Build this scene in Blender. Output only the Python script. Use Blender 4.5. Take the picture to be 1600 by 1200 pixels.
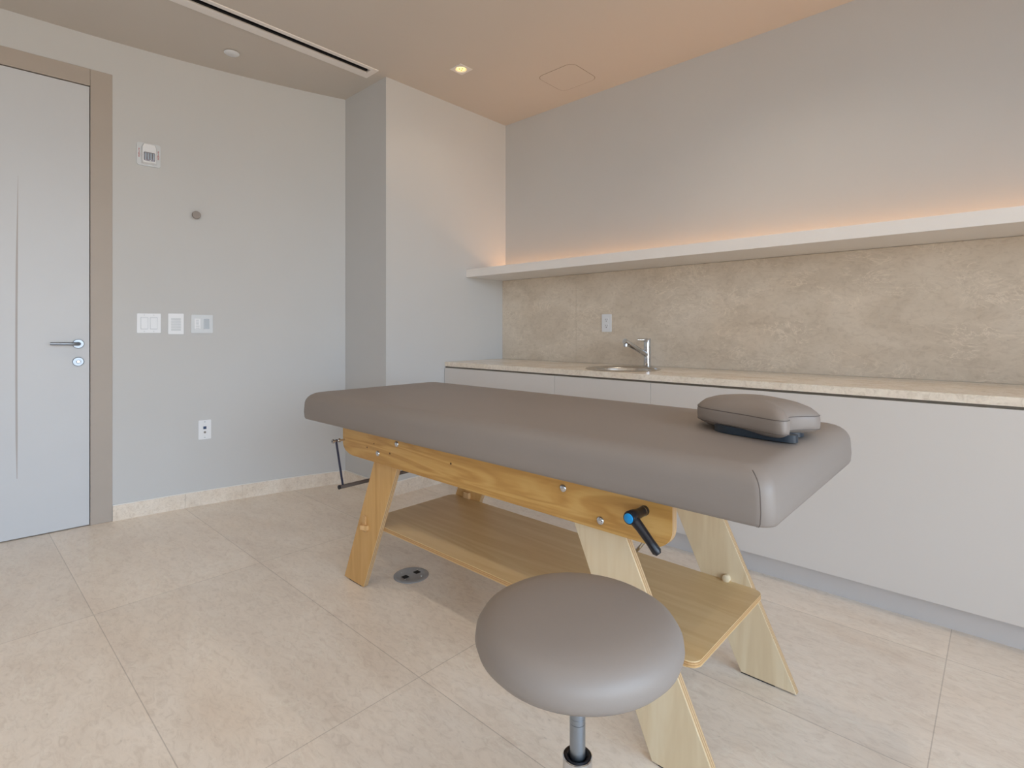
import bpy, bmesh, math, random
from mathutils import Vector, Matrix
for o in list(bpy.data.objects): bpy.data.objects.remove(o)
random.seed(7)
S = bpy.context.scene
COL = S.collection
# ------------------------------------------------------------------ camera
F_PX = 831.0
CAM_H = 1.08
cd = bpy.data.cameras.new('camera')
cd.sensor_width = 36.0
cd.lens = F_PX / 1600 * 36
cd.shift_y = -84 / 1600
cd.clip_start = 0.02
cam = bpy.data.objects.new('camera', cd)
cam.location = (0, 0, CAM_H)
cam.rotation_euler = (math.pi / 2, 0, math.atan2(831, 898))
COL.objects.link(cam)
S.camera = cam
# ------------------------------------------------------------------ sky, exposure
S.view_settings.view_transform = 'Standard'
S.view_settings.look = 'None'
S.view_settings.exposure = 0.12
S.view_settings.gamma = 1.0
S.view_settings.use_curve_mapping = False
W = bpy.data.worlds.new('sky')
S.world = W
W.use_nodes = True
bg = W.node_tree.nodes['Background']
wt = W.node_tree                              # bluish sky above, paler warm ground far below this high floor
w_co = wt.nodes.new('ShaderNodeTexCoord'); w_se = wt.nodes.new('ShaderNodeSeparateXYZ'); w_ra = wt.nodes.new('ShaderNodeValToRGB')
w_ma = wt.nodes.new('ShaderNodeMath'); w_ma.operation = 'MULTIPLY_ADD'; w_ma.inputs[1].default_value = 0.5; w_ma.inputs[2].default_value = 0.5
wt.links.new(w_co.outputs['Generated'], w_se.inputs[0]); wt.links.new(w_se.outputs[2], w_ma.inputs[0]); wt.links.new(w_ma.outputs[0], w_ra.inputs['Fac'])
for i, (p_, c_) in enumerate(((0.0, (0.50, 0.43, 0.35, 1)), (0.47, (0.56, 0.50, 0.42, 1)), (0.53, (0.76, 0.88, 1.0, 1)), (0.75, (0.45, 0.70, 1.0, 1)))):
    if i > 1: w_ra.color_ramp.elements.new(p_)
    w_ra.color_ramp.elements[i].position = p_; w_ra.color_ramp.elements[i].color = c_
wt.links.new(w_ra.outputs['Color'], bg.inputs['Color'])
bg.inputs['Strength'].default_value = 7.6
ZC = 2.715                                  # ceiling height
XW = 2.4                                    # side wall, holds an added window
YB = -2.4                                   # wall behind the camera
WIN = (-2.1, 1.8, 0.08, 2.62)               # unseen window added for daylight: y0, y1, z0, z1
WIN2 = (1.2, 2.2, 0.08, 2.62)               # second unseen window, added for light from behind the camera: x0, x1, z0, z1
def area(name, loc, rot, sx, sy, power, col, portal=False):
    l = bpy.data.lights.new(name, 'AREA')
    l.shape = 'RECTANGLE'; l.size = sx; l.size_y = sy; l.energy = power; l.color = col
    o = bpy.data.objects.new(name, l); o.location = loc; o.rotation_euler = rot
    COL.objects.link(o)
    if portal: l.cycles.is_portal = True
    return o
area('added_window_portal', (XW + 0.06, (WIN[0] + WIN[1]) / 2, (WIN[2] + WIN[3]) / 2), (0, math.pi / 2, 0), WIN[3] - WIN[2], WIN[1] - WIN[0], 1, (1, 1, 1), True)
area('added_window_portal', ((WIN2[0] + WIN2[1]) / 2, YB - 0.06, (WIN2[2] + WIN2[3]) / 2), (math.pi / 2, 0, 0), WIN2[1] - WIN2[0], WIN2[3] - WIN2[2], 1, (1, 1, 1), True)
COVE_W, DOWN_W = 5.2, 15.0

# ------------------------------------------------------------------ materials
def lin(c):
    out = []
    for v in c:
        v /= 255.0
        out.append(v / 12.92 if v <= 0.04045 else ((v + 0.055) / 1.055) ** 2.4)
    return (*out, 1)
def base(name, rough=0.5, metal=0.0, spec=0.5):
    m = bpy.data.materials.new(name); m.use_nodes = True
    b = m.node_tree.nodes['Principled BSDF']
    b.inputs['Roughness'].default_value = rough
    b.inputs['Metallic'].default_value = metal
    b.inputs['Specular IOR Level'].default_value = spec
    return m, m.node_tree, b
def N(t, kind, **kw):
    n = t.nodes.new(kind)
    for k, v in kw.items():
        if k in n.inputs: n.inputs[k].default_value = v
        else: setattr(n, k, v)
    return n
def ramp(t, stops):
    r = t.nodes.new('ShaderNodeValToRGB')
    e = r.color_ramp.elements
    while len(e) < len(stops): e.new(0.5)
    for i, (p, c) in enumerate(stops):
        e[i].position = p; e[i].color = c
    return r
def mix(t, a, b, fac, mode='MIX'):
    m = t.nodes.new('ShaderNodeMix'); m.data_type = 'RGBA'; m.blend_type = mode
    for sock, v in ((m.inputs[0], fac), (m.inputs[6], a), (m.inputs[7], b)):
        if hasattr(v, 'is_linked'): t.links.new(v, sock)
        else: sock.default_value = v
    return m.outputs[2]
def coords(t, scale=(1, 1, 1), loc=(0, 0, 0), rot=(0, 0, 0)):
    c = t.nodes.new('ShaderNodeTexCoord')
    mp = t.nodes.new('ShaderNodeMapping')
    mp.inputs['Scale'].default_value = scale; mp.inputs['Location'].default_value = loc; mp.inputs['Rotation'].default_value = rot
    t.links.new(c.outputs['Object'], mp.inputs['Vector'])
    return mp.outputs['Vector']
def bump(t, b, height, strength=0.1, dist=0.01):
    n = t.nodes.new('ShaderNodeBump')
    n.inputs['Strength'].default_value = strength; n.inputs['Distance'].default_value = dist
    t.links.new(height, n.inputs['Height']); t.links.new(n.outputs['Normal'], b.inputs['Normal'])
def plain(name, c, rough=0.5, metal=0.0, var=0.04, scale=6.0, spec=0.5, bmp=0.0, bscale=200):
    m, t, b = base(name, rough, metal, spec)
    v = coords(t)
    n = N(t, 'ShaderNodeTexNoise', Scale=scale, Detail=3.0)
    t.links.new(v, n.inputs['Vector'])
    L = lin(c)
    r = ramp(t, [(0.3, tuple(x * (1 - var) for x in L[:3]) + (1,)), (0.7, tuple(min(1, x * (1 + var)) for x in L[:3]) + (1,))])
    t.links.new(n.outputs['Fac'], r.inputs['Fac']); t.links.new(r.outputs['Color'], b.inputs['Base Color'])
    if bmp:
        n2 = N(t, 'ShaderNodeTexNoise', Scale=bscale, Detail=2.0)
        t.links.new(v, n2.inputs['Vector']); bump(t, b, n2.outputs['Fac'], bmp, 0.002)
    return m
def stone(name, dark, mid, light, rough, stretch=(1, 1, 1), tiles=None, vein=0.5, spec=0.4, fleck=0.75):
    m, t, b = base(name, rough, 0, spec)
    v = coords(t, stretch)
    # clouds
    n1 = N(t, 'ShaderNodeTexNoise', Scale=3.0, Detail=8.0, Roughness=0.62, Distortion=0.6); t.links.new(v, n1.inputs['Vector'])
    r1 = ramp(t, [(0.28, lin(dark)), (0.5, lin(mid)), (0.74, lin(light))]); t.links.new(n1.outputs['Fac'], r1.inputs['Fac'])
    # fine flecks running along the bed of the stone
    n2 = N(t, 'ShaderNodeTexNoise', Scale=26.0, Detail=6.0, Roughness=0.7, Distortion=1.2); t.links.new(v, n2.inputs['Vector'])
    r2 = ramp(t, [(0.34, (0.80, 0.77, 0.74, 1)), (0.5, (1, 1, 1, 1)), (0.68, (1.08, 1.08, 1.08, 1))]); t.links.new(n2.outputs['Fac'], r2.inputs['Fac'])
    c = mix(t, r1.outputs['Color'], r2.outputs['Color'], fleck, 'MULTIPLY')
    # shell-like pale veins
    n3 = N(t, 'ShaderNodeTexNoise', Scale=5.5, Detail=5.0, Roughness=0.6, Distortion=2.6); t.links.new(v, n3.inputs['Vector'])
    r3 = ramp(t, [(0.475, (0, 0, 0, 1)), (0.50, (1, 1, 1, 1)), (0.525, (0, 0, 0, 1))]); t.links.new(n3.outputs['Fac'], r3.inputs['Fac'])
    n4 = N(t, 'ShaderNodeTexNoise', Scale=4.0, Detail=2.0); t.links.new(v, n4.inputs['Vector'])
    r4 = ramp(t, [(0.46, (0, 0, 0, 1)), (0.6, (1, 1, 1, 1))]); t.links.new(n4.outputs['Fac'], r4.inputs['Fac'])
    f = mix(t, r3.outputs['Color'], r4.outputs['Color'], 1.0, 'MULTIPLY')
    mm = t.nodes.new('ShaderNodeMath'); mm.operation = 'MULTIPLY'; mm.inputs[1].default_value = vein
    t.links.new(f, mm.inputs[0])
    L = lin(light)
    c = mix(t, c, tuple(min(1, x * 1.18) for x in L[:3]) + (1,), mm.outputs[0])
    # small dark pits
    vo = N(t, 'ShaderNodeTexVoronoi', Scale=16.0); t.links.new(v, vo.inputs['Vector'])
    r5 = ramp(t, [(0.035, (1, 1, 1, 1)), (0.075, (0, 0, 0, 1))]); t.links.new(vo.outputs['Distance'], r5.inputs['Fac'])
    mp = t.nodes.new('ShaderNodeMath'); mp.operation = 'MULTIPLY'; mp.inputs[1].default_value = 0.35; t.links.new(r5.outputs['Color'], mp.inputs[0])
    c = mix(t, c, tuple(x * 0.6 for x in lin(dark)[:3]) + (1,), mp.outputs[0])
    # rusty stains
    n6 = N(t, 'ShaderNodeTexNoise', Scale=1.7, Detail=3.0); t.links.new(v, n6.inputs['Vector'])
    r6 = ramp(t, [(0.55, (0, 0, 0, 1)), (0.8, (0.5, 0.5, 0.5, 1))]); t.links.new(n6.outputs['Fac'], r6.inputs['Fac'])
    c = mix(t, c, (1.02, 0.95, 0.87, 1), r6.outputs['Color'], 'MULTIPLY')
    if tiles:
        (w, h, ox, oy) = tiles
        v2 = coords(t, (1, 1, 1), (ox, oy, 0))
        br = N(t, 'ShaderNodeTexBrick', offset=0.0)
        for k, val in {'Color1': (0.97, 0.965, 0.96, 1), 'Color2': (1.03, 1.02, 1.01, 1), 'Mortar': (0.70, 0.68, 0.66, 1), 'Scale': 1.0, 'Mortar Size': 0.0014, 'Mortar Smooth': 0.1, 'Brick Width': w, 'Row Height': h}.items():
            br.inputs[k].default_value = val
        t.links.new(v2, br.inputs['Vector'])
        c = mix(t, c, br.outputs['Color'], 1.0, 'MULTIPLY')
    t.links.new(c, b.inputs['Base Color'])
    return m
def wood(name, dark, mid, light, axis, rough=0.42, scale=1.0, ring=1.0):
    m, t, b = base(name, rough, 0, 0.4)
    st = {'x': (0.55, 6, 6), 'z': (6, 6, 0.55), 'y': (6, 0.55, 6)}[axis]
    v = coords(t, tuple(s * scale for s in st))
    n1 = N(t, 'ShaderNodeTexNoise', Scale=2.2, Detail=4.0, Roughness=0.5, Distortion=0.9); t.links.new(v, n1.inputs['Vector'])
    wv = N(t, 'ShaderNodeMath', operation='SINE'); mu = N(t, 'ShaderNodeMath', operation='MULTIPLY'); mu.inputs[1].default_value = 34.0 * ring
    t.links.new(n1.outputs['Fac'], mu.inputs[0]); t.links.new(mu.outputs[0], wv.inputs[0])
    r = ramp(t, [(0.0, lin(dark)), (0.45, lin(mid)), (1.0, lin(light))])
    ad = N(t, 'ShaderNodeMath', operation='MULTIPLY_ADD'); ad.inputs[1].default_value = 0.22; ad.inputs[2].default_value = 0.5
    t.links.new(wv.outputs[0], ad.inputs[0])
    n2 = N(t, 'ShaderNodeTexNoise', Scale=14.0, Detail=3.0); t.links.new(v, n2.inputs['Vector'])
    a2 = N(t, 'ShaderNodeMath', operation='MULTIPLY_ADD'); a2.inputs[1].default_value = 0.5; t.links.new(n2.outputs['Fac'], a2.inputs[0])
    s2 = N(t, 'ShaderNodeMath', operation='SUBTRACT'); s2.inputs[1].default_value = 0.25; t.links.new(ad.outputs[0], s2.inputs[0]); t.links.new(s2.outputs[0], a2.inputs[2])
    t.links.new(a2.outputs[0], r.inputs['Fac'])
    c = r.outputs['Color']
    # knots
    vo = N(t, 'ShaderNodeTexVoronoi', Scale=1.9); t.links.new(v, vo.inputs['Vector'])
    rk = ramp(t, [(0.03, (1, 1, 1, 1)), (0.13, (0, 0, 0, 1))]); t.links.new(vo.outputs['Distance'], rk.inputs['Fac'])
    mk = N(t, 'ShaderNodeMath', operation='MULTIPLY'); mk.inputs[1].default_value = 0.3 * ring; t.links.new(rk.outputs['Color'], mk.inputs[0])
    c = mix(t, c, tuple(x * 0.45 for x in lin(dark)[:3]) + (1,), mk.outputs[0])
    t.links.new(c, b.inputs['Base Color'])
    return m
def ply_edge(name, axis, a, bcol, layers=420.0):
    m, t, b = base(name, 0.5)
    v = coords(t)
    sx = N(t, 'ShaderNodeSeparateXYZ'); t.links.new(v, sx.inputs[0])
    mu = N(t, 'ShaderNodeMath', operation='MULTIPLY'); mu.inputs[1].default_value = 2 * math.pi * layers / 2
    t.links.new(sx.outputs[{'x': 0, 'y': 1, 'z': 2}[axis]], mu.inputs[0])
    s = N(t, 'ShaderNodeMath', operation='SINE'); t.links.new(mu.outputs[0], s.inputs[0])
    r = ramp(t, [(0.35, lin(a)), (0.65, lin(bcol))]); t.links.new(s.outputs[0], r.inputs['Fac'])
    t.links.new(r.outputs['Color'], b.inputs['Base Color'])
    return m
def emit(name, c, s):
    m, t, b = base(name, 0.5)
    b.inputs['Base Color'].default_value = (*c, 1); b.inputs['Emission Color'].default_value = (*c, 1); b.inputs['Emission Strength'].default_value = s
    return m

M = {}
M['wall'] = plain('wall_paint', (205, 205, 205), 0.75, var=0.012, scale=2, bmp=0.03, bscale=500)
M['ceil'] = plain('ceiling_paint', (208, 200, 191), 0.85, var=0.01, scale=2)
M['floor'] = stone('cream_marble_floor', (230, 216, 201), (239, 227, 213), (245, 235, 223), 0.34, (0.8, 1.8, 1), (1.198, 0.6155, 1.337, -0.403 + 0.6155), 0.28, 0.45, fleck=0.55)
M['splash'] = stone('beige_marble_slab', (208, 193, 174), (222, 208, 190), (232, 219, 203), 0.38, (0.9, 1, 1.5), None, 0.6, fleck=0.5)
M['counter'] = stone('cream_marble_worktop', (226, 211, 193), (240, 228, 212), (248, 240, 228), 0.22, (1.6, 1.6, 1.6), None, 0.2)
M['skirt'] = stone('cream_marble_skirting', (220, 206, 190), (232, 220, 206), (242, 233, 222), 0.45, (2, 2, 2), None, 0.35)
M['caulk'] = plain('white_caulk', (238, 236, 232), 0.5, var=0.01)
M['cab'] = plain('satin_white_lacquer', (219, 213, 208), 0.38, var=0.008, scale=1.5)
M['kick'] = plain('light_grey_plinth', (208, 203, 201), 0.4, var=0.01)
M['channel'] = plain('grey_metal_channel', (112, 104, 94), 0.45, 0.3, var=0.03)
M['shelf'] = plain('white_shelf_lacquer', (240, 235, 231), 0.4, var=0.008)
M['frame'] = plain('taupe_door_frame', (178, 167, 157), 0.5, var=0.015)
M['leaf'] = plain('pale_grey_door_lacquer', (206, 208, 212), 0.42, var=0.008)
M['groove'] = plain('brushed_steel_inlay', (178, 172, 170), 0.5, 0.0, var=0.03)
M['black'] = plain('black_gap', (12, 11, 11), 0.8, var=0.05)
M['white'] = plain('white_plastic', (236, 238, 242), 0.35, var=0.008)
M['whitegrey'] = plain('pale_grey_plastic', (214, 218, 222), 0.4, var=0.01)
M['greyplastic'] = plain('grey_plastic', (182, 190, 198), 0.4, var=0.02)
M['red'] = plain('red_ink', (190, 60, 60), 0.5, var=0.02)
M['lens'] = plain('faceted_clear_lens', (176, 170, 178), 0.12, 0.55, var=0.35, scale=90)
M['chrome'] = plain('polished_chrome', (206, 208, 212), 0.08, 1.0, var=0.01)
M['satin'] = plain('satin_chrome', (150, 158, 168), 0.36, 1.0, var=0.02)
M['steel'] = plain('brushed_steel', (208, 205, 200), 0.27, 1.0, var=0.05, scale=40)
M['vinyl'] = plain('taupe_vinyl', (140, 130, 123), 0.50, var=0.02, scale=3, bmp=0.05, bscale=420, spec=0.55)
M['seam'] = plain('dark_taupe_stitching', (100, 91, 86), 0.6, var=0.05)
M['rail'] = wood('varnished_pine', (176, 126, 62), (202, 154, 86), (218, 176, 108), 'x', 0.35, 1.0, 1.0)
M['legwarm'] = wood('warm_leg_ply', (186, 138, 78), (206, 160, 98), (220, 178, 118), 'z', 0.38, 1.0, 0.5)  # left legs, in a warmer tone than the right ones
M['birch'] = wood('pale_birch_ply', (214, 190, 154), (224, 203, 169), (232, 215, 185), 'z', 0.42, 0.9, 0.55)
M['board'] = wood('birch_shelf_board', (208, 174, 124), (218, 188, 140), (226, 199, 154), 'x', 0.4, 0.7, 0.7)
M['edgey'] = ply_edge('layered_ply_edge_upright', 'y', (176, 140, 100), (212, 184, 144), 273)
M['edgez'] = ply_edge('layered_ply_edge_flat', 'z', (178, 136, 88), (208, 170, 120), 340)
M['peg'] = wood('pale_wood_peg', (196, 150, 96), (214, 172, 120), (226, 190, 142), 'z', 0.5, 2.0, 0.4)
M['bplastic'] = plain('black_plastic', (26, 26, 32), 0.35, var=0.05)
M['blue'] = plain('bright_blue_cap', (20, 140, 205), 0.35, var=0.02)
M['navy'] = plain('dark_navy_plastic', (34, 46, 58), 0.4, var=0.05)
M['rubber'] = plain('black_rubber', (24, 24, 24), 0.7, var=0.05)
M['cord'] = plain('dark_navy_rod', (28, 28, 52), 0.5, var=0.03)
M['tube'] = plain('grey_metal_tube', (116, 108, 104), 0.35, 0.5, var=0.03)
M['tan'] = plain('grey_brown_metal', (128, 118, 110), 0.4, 0.4, var=0.03)
M['outletgrey'] = plain('zinc_grey_cover', (158, 158, 160), 0.4, 0.25, var=0.05, scale=50)
M['darkblue'] = plain('dark_blue_jack', (16, 52, 96), 0.4, var=0.04)
M['lamp'] = emit('warm_lamp_glow', (1.0, 0.80, 0.34), 1.15)
M['led'] = emit('warm_led_strip', (1.0, 0.55, 0.22), 3.0)
m, t, b = base('added_window_glass', 0.0)
t.nodes.remove(b)
tr = t.nodes.new('ShaderNodeBsdfTransparent'); gl = t.nodes.new('ShaderNodeBsdfGlossy'); gl.inputs['Roughness'].default_value = 0.0
fr = t.nodes.new('ShaderNodeFresnel'); fr.inputs['IOR'].default_value = 1.45
ms = t.nodes.new('ShaderNodeMixShader')
t.links.new(fr.outputs[0], ms.inputs[0]); t.links.new(tr.outputs[0], ms.inputs[1]); t.links.new(gl.outputs[0], ms.inputs[2])
t.links.new(ms.outputs[0], t.nodes['Material Output'].inputs['Surface'])
M['glass'] = m

# ------------------------------------------------------------------ mesh builder
class MB:
    def __init__(s): s.bm = bmesh.new(); s.M = Matrix.Identity(4)
    def vert(s, p): return s.bm.verts.new(s.M @ Vector(p))
    def box(s, x0, x1, y0, y1, z0, z1, bev=0.0, seg=2, mi=0):
        vs = [s.vert(p) for p in ((x0, y0, z0), (x1, y0, z0), (x1, y1, z0), (x0, y1, z0), (x0, y0, z1), (x1, y0, z1), (x1, y1, z1), (x0, y1, z1))]
        fs = [s.bm.faces.new([vs[i] for i in f]) for f in ((3, 2, 1, 0), (4, 5, 6, 7), (0, 1, 5, 4), (1, 2, 6, 5), (2, 3, 7, 6), (3, 0, 4, 7))]
        for f in fs: f.material_index = mi
        if bev:
            es = list({e for f in fs for e in f.edges})
            bmesh.ops.bevel(s.bm, geom=es, offset=bev, segments=seg, profile=0.5, affect='EDGES')
        return s
    def prism(s, poly, axis, a0, a1, mi=0, edge_mi=None, bev=0.0):
        """poly: 2-D points in the other two axes (cyclic order x,y,z without axis)."""
        def P(u, v, a):
            return {'x': (a, u, v), 'y': (u, a, v), 'z': (u, v, a)}[axis]
        A = [s.vert(P(u, v, a0)) for u, v in poly]; B = [s.vert(P(u, v, a1)) for u, v in poly]
        n = len(poly); fs = []
        f = s.bm.faces.new(A); f.material_index = mi; fs.append(f)
        f = s.bm.faces.new(B[::-1]); f.material_index = mi; fs.append(f)
        for i in range(n):
            f = s.bm.faces.new((A[i], B[i], B[(i + 1) % n], A[(i + 1) % n])); f.material_index = mi if edge_mi is None else edge_mi
            fs.append(f)
        if bev:
            es = [e for ff in fs[:2] for e in ff.edges]
            bmesh.ops.bevel(s.bm, geom=es, offset=bev, segments=2, profile=0.5, affect='EDGES')
        return s
    def rings(s, rr, cap0=True, cap1=True, closed=True, mi=0):
        V = [[s.vert(p) for p in r] for r in rr]
        for a, b in zip(V, V[1:]):
            n = len(a)
            for i in range(n if closed else n - 1):
                f = s.bm.faces.new((a[i], a[(i + 1) % n], b[(i + 1) % n], b[i])); f.material_index = mi
        if cap0: s.bm.faces.new(V[0][::-1]).material_index = mi
        if cap1: s.bm.faces.new(V[-1]).material_index = mi
        return s
    def lathe(s, prof, c=(0, 0, 0), n=48, axis='z', cap0=True, cap1=True, mi=0):
        rr = []
        for r, h in prof:
            ring = []
            for i in range(n):
                a = 2 * math.pi * i / n
                u, v = r * math.cos(a), r * math.sin(a)
                p = {'z': (u, v, h), 'y': (u, h, v), 'x': (h, u, v)}[axis]
                ring.append((c[0] + p[0], c[1] + p[1], c[2] + p[2]))
            rr.append(ring)
        return s.rings(rr, cap0, cap1, mi=mi)
    def tube(s, pts, r, n=12, mi=0):
        pts = [Vector(p) for p in pts]; rad = r if isinstance(r, (list, tuple)) else [r] * len(pts)
        rr = []; up = None
        for i, p in enumerate(pts):
            d = (pts[min(i + 1, len(pts) - 1)] - pts[max(i - 1, 0)]).normalized()
            if up is None:
                up = Vector((0, 0, 1)) if abs(d.z) < 0.9 else Vector((1, 0, 0))
            u = (up - d * up.dot(d)).normalized(); w = d.cross(u); up = u
            rr.append([p + u * math.cos(2 * math.pi * k / n) * rad[i] + w * math.sin(2 * math.pi * k / n) * rad[i] for k in range(n)])
        return s.rings(rr, mi=mi)
    def loop_tube(s, pts, r, n=8):
        pts = [Vector(p) for p in pts]; L = len(pts); rr = []
        for i, p in enumerate(pts):
            d = (pts[(i + 1) % L] - pts[i - 1]).normalized()
            u = (Vector((0, 0, 1)) - d * d.z).normalized(); w = d.cross(u)
            rr.append([p + u * math.cos(2 * math.pi * k / n) * r + w * math.sin(2 * math.pi * k / n) * r for k in range(n)])
        rr.append(rr[0])
        return s.rings(rr, False, False)
    def build(s, name, mats, parent=None, smooth=None, kind=None):
        if not isinstance(mats, (list, tuple)): mats = [mats]
        bmesh.ops.remove_doubles(s.bm, verts=s.bm.verts, dist=1e-6)
        bmesh.ops.recalc_face_normals(s.bm, faces=s.bm.faces)
        off = Vector(parent['_o']) if parent is not None and '_o' in parent else Vector((0, 0, 0))
        bmesh.ops.translate(s.bm, verts=s.bm.verts, vec=-off)
        me = bpy.data.meshes.new(name); s.bm.to_mesh(me); s.bm.free()
        for m in mats: me.materials.append(m)
        o = bpy.data.objects.new(name, me); COL.objects.link(o)
        if parent is not None: o.parent = parent
        o['_o'] = tuple(off)
        if smooth is not None:
            for p in me.polygons: p.use_smooth = True
            if smooth < 180:
                me.set_sharp_from_angle(angle=math.radians(smooth))
        if kind: o['kind'] = kind
        return o
def thing(name, label, cat, loc=(0, 0, 0), group=None):
    o = bpy.data.objects.new(name, None); COL.objects.link(o)
    o.location = loc; o.empty_display_size = 0.05; o['_o'] = tuple(loc)
    o['label'] = label; o['category'] = cat
    if group: o['group'] = group
    return o
def tag(o, label, cat, group=None):
    o['label'] = label; o['category'] = cat
    if group: o['group'] = group
    return o
def struct(o): o['kind'] = 'structure'; return o
def rrect(x0, x1, y0, y1, r, n=6):
    pts = []
    for cx, cy, a0 in ((x1 - r, y0 + r, -90), (x1 - r, y1 - r, 0), (x0 + r, y1 - r, 90), (x0 + r, y0 + r, 180)):
        for i in range(n + 1):
            a = math.radians(a0 + 90 * i / n); pts.append((cx + r * math.cos(a), cy + r * math.sin(a)))
    return pts

# ------------------------------------------------------------------ room shell
ARC_R, ARC_C = 6.41, 2.67
Y0 = 0.45; X0 = ARC_C - math.sqrt(ARC_R ** 2 - Y0 ** 2); SL = Y0 / math.sqrt(ARC_R ** 2 - Y0 ** 2)
def wall_x(y):                                   # the gently curved wall at the left
    return ARC_C - math.sqrt(ARC_R ** 2 - y * y) if y > Y0 else X0 + SL * (y - Y0)
def wall_frame(y, z=0.0):                        # local axes on that wall: x along it (rightwards), y into the wall, z up
    s = y / math.sqrt(ARC_R ** 2 - y * y) if y > Y0 else SL
    tdir = Vector((s, 1, 0)).normalized(); ndir = Vector((-tdir.y, tdir.x, 0))
    m = Matrix.Identity(4)
    for i in range(3): m[i][0] = tdir[i]; m[i][1] = ndir[i]; m[i][2] = (0, 0, 1)[i]
    m.translation = Vector((wall_x(y), y, z))
    return m
PX, PY, RY = -2.926, 1.966, 3.087               # pier corner and the right-hand wall
mb = MB(); mb.box(-4.2, XW + 0.3, YB - 0.3, RY + 0.3, -0.15, 0.0)
struct(mb.build('floor', M['floor']))
# ceiling slab with openings for the vent slot and the downlights
VENT = (-3.026, -2.886, -1.6, 1.885); SLOT = (-2.966, -2.914, -1.55, 1.846)
DL = [(-2.495, 2.227), (-0.75, 2.227), (1.0, 2.227), (-2.2, 0.2), (-0.75, 0.2), (1.0, 0.2), (-2.2, -1.5), (-0.75, -1.5), (1.0, -1.5)]  # only the first is a known lamp; the rest are unseen, added for top light
def slab(z0, z1, holes, x0, x1, y0, y1):
    xs = sorted({x0, x1, *[h[0] for h in holes], *[h[1] for h in holes]}); ys = sorted({y0, y1, *[h[2] for h in holes], *[h[3] for h in holes]})
    mb = MB(); idx = {}
    def v(i, j, z):
        k = (i, j, z)
        if k not in idx: idx[k] = mb.vert((xs[i], ys[j], z))
        return idx[k]
    def solid(i, j):
        if not (0 <= i < len(xs) - 1 and 0 <= j < len(ys) - 1): return False
        cx, cy = (xs[i] + xs[i + 1]) / 2, (ys[j] + ys[j + 1]) / 2
        return not any(h[0] < cx < h[1] and h[2] < cy < h[3] for h in holes)
    for i in range(len(xs) - 1):
        for j in range(len(ys) - 1):
            if not solid(i, j): continue
            q = [(i, j), (i + 1, j), (i + 1, j + 1), (i, j + 1)]
            for z in (z0, z1): mb.bm.faces.new([v(a, b_, z) for a, b_ in q])
            for k, (di, dj) in enumerate(((0, -1), (1, 0), (0, 1), (-1, 0))):
                if not solid(i + di, j + dj):
                    a, b_ = q[k], q[(k + 1) % 4]
                    mb.bm.faces.new([v(*a, z0), v(*b_, z0), v(*b_, z1), v(*a, z1)])
    return mb
holes = [SLOT] + [(x - 0.036, x + 0.036, y - 0.036, y + 0.036) for x, y in DL]
struct(slab(ZC, ZC + 0.15, holes, -4.2, XW + 0.3, YB - 0.3, RY + 0.3).build('ceiling', M['ceil']))
# curved wall on the left, with the doorway cut out of it
DR0, DR1, DTOP = -0.432, 0.672, 2.524            # outside of the door frame: y from, to, height
mb = MB()
ys = [YB - 0.2, -1.4, DR0] + [DR1 + (2.0 - DR1) * i / 28 for i in range(29)]
def strip(yl, z0, z1):
    fr_ = [(wall_x(y), y, z) for y in yl for z in (z0, z1)]
    V = [mb.vert(p) for p in fr_]; B = [mb.vert((-4.15, p[1], p[2])) for p in fr_]
    for i in range(len(yl) - 1):
        mb.bm.faces.new((V[2 * i], V[2 * i + 2], V[2 * i + 3], V[2 * i + 1])); mb.bm.faces.new((B[2 * i], B[2 * i + 2], B[2 * i + 3], B[2 * i + 1]))
        mb.bm.faces.new((V[2 * i], V[2 * i + 2], B[2 * i + 2], B[2 * i])); mb.bm.faces.new((V[2 * i + 1], V[2 * i + 3], B[2 * i + 3], B[2 * i + 1]))
    for i in (0, len(yl) - 1):
        mb.bm.faces.new((V[2 * i], V[2 * i + 1], B[2 * i + 1], B[2 * i]))
strip([YB - 0.2, -1.4, DR0], 0, ZC); strip(ys[3:], 0, ZC); strip([DR0, 0.0, 0.45, 0.56, DR1], DTOP, ZC)
struct(mb.build('wall_left', M['wall'], smooth=20))
mb = MB(); mb.box(-4.15, PX, PY, RY + 0.2, 0, ZC, 0.0); struct(mb.build('wall_corner', M['wall']))
mb = MB(); mb.box(PX, XW + 0.3, RY, RY + 0.2, 0, ZC); struct(mb.build('wall_right', M['wall']))
mb = MB(); x0, x1, z0, z1 = WIN2
mb.box(-4.15, x0, YB - 0.2, YB, 0, ZC); mb.box(x1, XW + 0.2, YB - 0.2, YB, 0, ZC); mb.box(x0, x1, YB - 0.2, YB, 0, z0); mb.box(x0, x1, YB - 0.2, YB, z1, ZC)
struct(mb.build('wall_behind', M['wall']))
wf = MB()
for a, b_ in ((x0, x0 + 0.05), (x1 - 0.05, x1), ((x0 + x1) / 2 - 0.025, (x0 + x1) / 2 + 0.025)): wf.box(a, b_, YB - 0.14, YB - 0.08, z0, z1)
wf.box(x0, x1, YB - 0.14, YB - 0.08, z0, z0 + 0.05); wf.box(x0, x1, YB - 0.14, YB - 0.08, z1 - 0.05, z1)
w2 = struct(wf.build('added_window_2', M['whitegrey']))  # unseen window, added behind the camera to light the room
mb = MB()
for a, b_ in ((x0 + 0.05, (x0 + x1) / 2 - 0.025), ((x0 + x1) / 2 + 0.025, x1 - 0.05)): mb.box(a, b_, YB - 0.115, YB - 0.105, z0 + 0.05, z1 - 0.05)
mb.build('pane', M['glass'], w2)
mb = MB(); y0, y1, z0, z1 = WIN
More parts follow.
